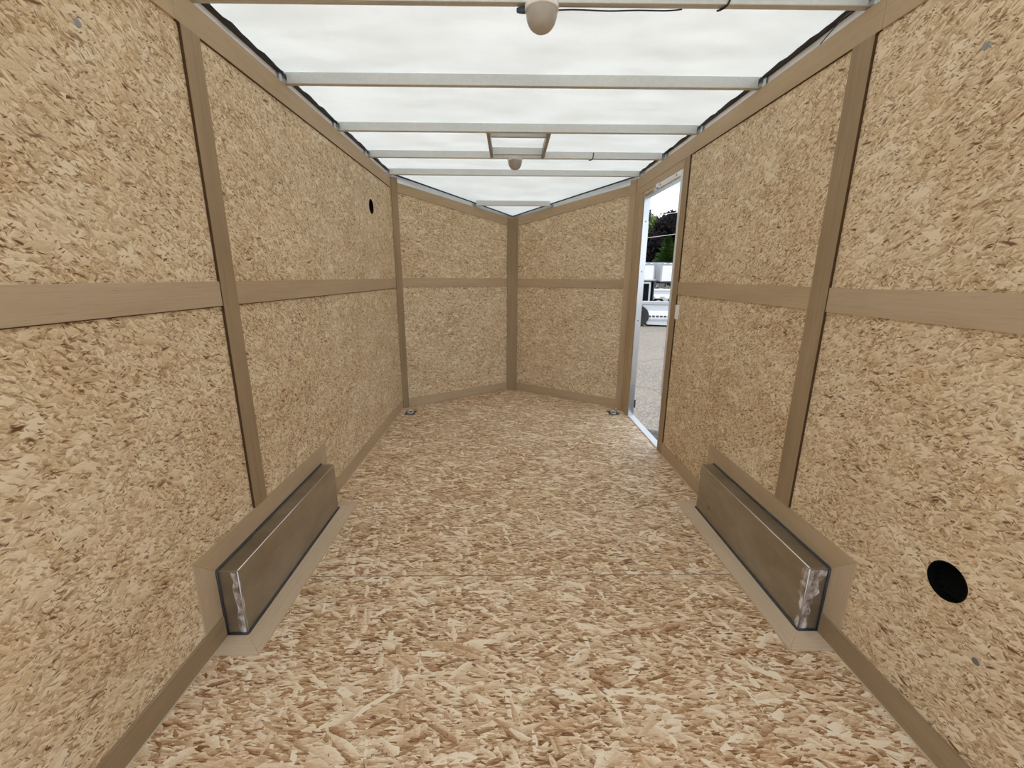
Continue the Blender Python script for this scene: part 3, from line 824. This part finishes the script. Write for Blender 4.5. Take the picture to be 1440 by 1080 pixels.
# black enclosed trailer seen from its open end
p2 = cam_pt(900, 424, 18.0)
bt = empty('cargo_trailer', (p2.x - 0.72, 18.2, GZ), math.radians(-16), 'open black cargo trailer at the left of the doorway view', 'trailer')
bx = MB(); bx.box((0, 0.02, 0.35), (0.05, 1.9, 1.52)); bx.box((1.22, 0.02, 0.35), (1.27, 1.9, 1.52)); bx.box((0, 0.02, 0.33), (1.27, 1.9, 0.37)); bx.box((0, 0.02, 1.5), (1.27, 1.9, 1.55)); bx.box((0, 1.86, 0.35), (1.27, 1.9, 1.52))
bx.build('body', 'black_metal', bt)
fr = MB(); fr.box((1.06, -0.03, 0.35), (1.13, 0.03, 1.5)); fr.box((0.0, -0.03, 1.43), (1.13, 0.03, 1.5)); fr.box((-0.02, -0.03, 1.56), (1.29, 0.03, 1.60))
fr.build('rear_frame', 'grey_metal', bt)
wheel(bt, 0.3, 1.2, 0.3, 0.3)

# white box trailers parked across the yard
def box_trailer(x, y, rz, ln, label):
    o = empty('box_trailer', (x, y, GZ), rz, label, 'trailer', 'white box trailers across the yard')
    MB().box((0, 0, 1.05), (ln, 2.5, 4.15), 0.03, 1).build('body', 'grey_metal', o)
    MB().box((0.25, -0.04, 1.15), (ln - 0.25, -0.001, 3.7), 0.01, 1).build('side_panel', 'white_metal', o)
    r_ = MB(); r_.box((0, -0.06, 3.85), (ln, -0.001, 4.15))
    r_.build('top_rail', 'grey_metal', o)
    for k in range(int(ln / 1.0)): MB().box((0.4 + k, -0.09, 3.93), (0.75 + k, -0.061, 4.05)).build('marker_plate', 'white_metal', o)
    MB().box((0.1, 0.1, 0.75), (ln - 0.1, 2.4, 1.05)).build('chassis', 'black_metal', o)
    wheel(o, ln * 0.3, 0.2, 0.5, 0.5, 0.3); wheel(o, ln * 0.3 + 1.15, 0.2, 0.5, 0.5, 0.3); wheel(o, ln * 0.7, 0.2, 0.5, 0.5, 0.3)
    return o
a_ = cam_pt(900, 390, 74.0); b_ = cam_pt(929.5, 390, 74.0)
box_trailer(b_.x - 7.4, 74.0, 0, 6.3, 'left white box trailer far across the yard')
box_trailer(b_.x - 0.1, 74.0, 0, 7.6, 'right white box trailer far across the yard')
sh = MB()
for k in range(14): sh.box((k * 0.4, 0, 0), (k * 0.4 + 0.2, 0.14, 4.3)); sh.box((k * 0.4 + 0.2, 0.07, 0), (k * 0.4 + 0.4, 0.14, 4.3))
o = sh.build('corrugated_fence', 'grey_metal', loc=(b_.x - 3.6, 77.3, GZ))
tag(o, 'grey corrugated fence standing behind the gap between the white box trailers', 'fence')

# trees
def crown(mbx, c, rad, n, leaf, rn):
    bm = mbx.bm; c = Vector(c)
    for _ in range(n):
        v = Vector((rn.gauss(0, 1), rn.gauss(0, 1), rn.gauss(0, 1))).normalized()
        k = rn.uniform(0.82, 1.10)
        p = c + Vector((v.x * rad[0] * k, v.y * rad[1] * k, v.z * rad[2] * k))
        a = Vector((rn.gauss(0, 1), rn.gauss(0, 1), rn.gauss(0, 1))).normalized(); b = v.cross(a).normalized()
        a = b.cross(v + 0.6 * a).normalized()
        s = leaf * rn.uniform(0.6, 1.4)
        bm.faces.new([bm.verts.new(p + s * q) for q in (a, b * 0.6, -a, -b * 0.6)])

def tree(x, y, height, blobs, label, leafmat, coremat, seed, leaf=0.5, n=700):
    rn = random.Random(seed)
    o = empty('broadleaf_tree', (x, y, GZ), 0, label, 'tree', 'trees beyond the yard')
    MB().tube([(0, 0, 0), (0.1, 0, height * 0.3), (0, 0.1, height * 0.6)], [0.45, 0.36, 0.2], 10).build('trunk', 'bark', o)
    cr = MB(); co = MB()
    for (bx_, by_, bz_, r_) in blobs:
        crown(cr, (bx_, by_, bz_), (r_, r_, r_ * 0.9), n, leaf, rn)
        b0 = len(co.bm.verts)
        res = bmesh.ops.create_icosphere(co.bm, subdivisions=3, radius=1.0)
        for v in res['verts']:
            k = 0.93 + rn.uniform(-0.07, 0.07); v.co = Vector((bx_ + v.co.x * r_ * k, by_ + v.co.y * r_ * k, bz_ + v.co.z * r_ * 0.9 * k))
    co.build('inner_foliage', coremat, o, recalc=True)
    cr.build('foliage', leafmat, o, recalc=False)
    return o

t0 = cam_pt(938, 330, 99.0)
tree(t0.x + 1.4, 99.0, 15, [(0, 0, 11.9, 4.5), (-3.0, 0, 8.4, 4.3), (3.2, 0, 8.6, 4.8), (-5.6, 0.5, 5.8, 4.0), (0, -0.5, 5.6, 4.6), (5.2, 0, 12.2, 4.2), (5.8, 0, 4.8, 4.2)], 'large dark purple leaved tree behind the box trailers', 'tree_dark', 'tree_core', 1, 0.42, 900)
t1 = cam_pt(910, 330, 112.0)
tree(t1.x - 0.2, 112.0, 13, [(0, 0, 14.2, 3.1), (-1.8, 0, 11.0, 3.6), (1.2, 0, 9.8, 3.0), (-3, 0, 6.0, 4.5)], 'light green tree left of the dark purple tree', 'tree_green', 'tree_green', 2, 0.45, 700)

# conifer in front of the dark tree
cp = cam_pt(937, 370, 85.0)
cf = empty('conifer_tree', (cp.x, 85.0, GZ), 0, 'green conifer in front of the dark purple tree', 'tree')
MB().tube([(0, 0, 0), (0, 0, 5), (0, 0, 9.3)], [0.28, 0.2, 0.04], 8).build('trunk', 'bark', cf)
rn = random.Random(9); cb = MB(); bm = cb.bm
for i in range(30):
    z = 0.8 + 8.6 * i / 29; rr = 4.4 * (1 - (z - 0.5) / 9.2) + 0.15
    nb = max(6, int(18 * rr / 3))
    for k in range(nb):
        a = rn.uniform(0, 2 * PI); L = rr * rn.uniform(0.75, 1.12)
        dr = Vector((math.cos(a), math.sin(a), 0)); sd = Vector((-dr.y, dr.x, 0))
        for q in range(7):
            f0 = 0.15 + 0.85 * q / 7; c0 = dr * L * f0 + Vector((0, 0, z - 0.25 * L * f0 + 0.34 * L * f0 * f0))
            w_ = 0.34 * (1.1 - f0) + 0.10
            tip = c0 + dr * 0.38 + Vector((0, 0, rn.uniform(0.0, 0.2)))
            bm.faces.new([bm.verts.new(v) for v in (c0 + sd * w_, tip + sd * w_ * 0.4, tip - sd * w_ * 0.4, c0 - sd * w_)])
            bm.faces.new([bm.verts.new(v) for v in (c0 + Vector((0, 0, 0.16)), tip, c0 - Vector((0, 0, 0.2)))])
cb.build('needles', 'conifer', cf, recalc=False)

# overhead cables
ends = []
for (v0, v1, lb) in ((315, 279, 'upper pale overhead cable crossing the sky behind the doorway'), (344, 310, 'lower pale overhead cable crossing in front of the dark tree')):
    A, B = cam_pt(800, v0, 46), cam_pt(1060, v1, 48)
    ends.append((A, B))
    pts = [A.lerp(B, k / 24) - Vector((0, 0, 0.35 * (1 - (2 * k / 24 - 1) ** 2))) for k in range(25)]
    o = MB().tube(pts, 0.028, 6).build('overhead_cable', 'wire', smooth=True)
    tag(o, lb, 'overhead cable', 'overhead cables outside the door')
for k, lb in ((0, 'wooden pole holding the left ends of the overhead cables'), (1, 'wooden pole holding the right ends of the overhead cables')):
    top = ends[0][k]
    o = MB().tube([(0, 0, 0), (0, 0, 4), (0, 0, top.z - GZ + 0.4)], [0.16, 0.14, 0.11], 12).build('utility_pole', 'bark', loc=(top.x + (-0.2 if k == 0 else 0.2), top.y + (-0.15 if k == 0 else 0.15), GZ))
    tag(o, lb, 'utility pole', 'poles of the overhead cables')
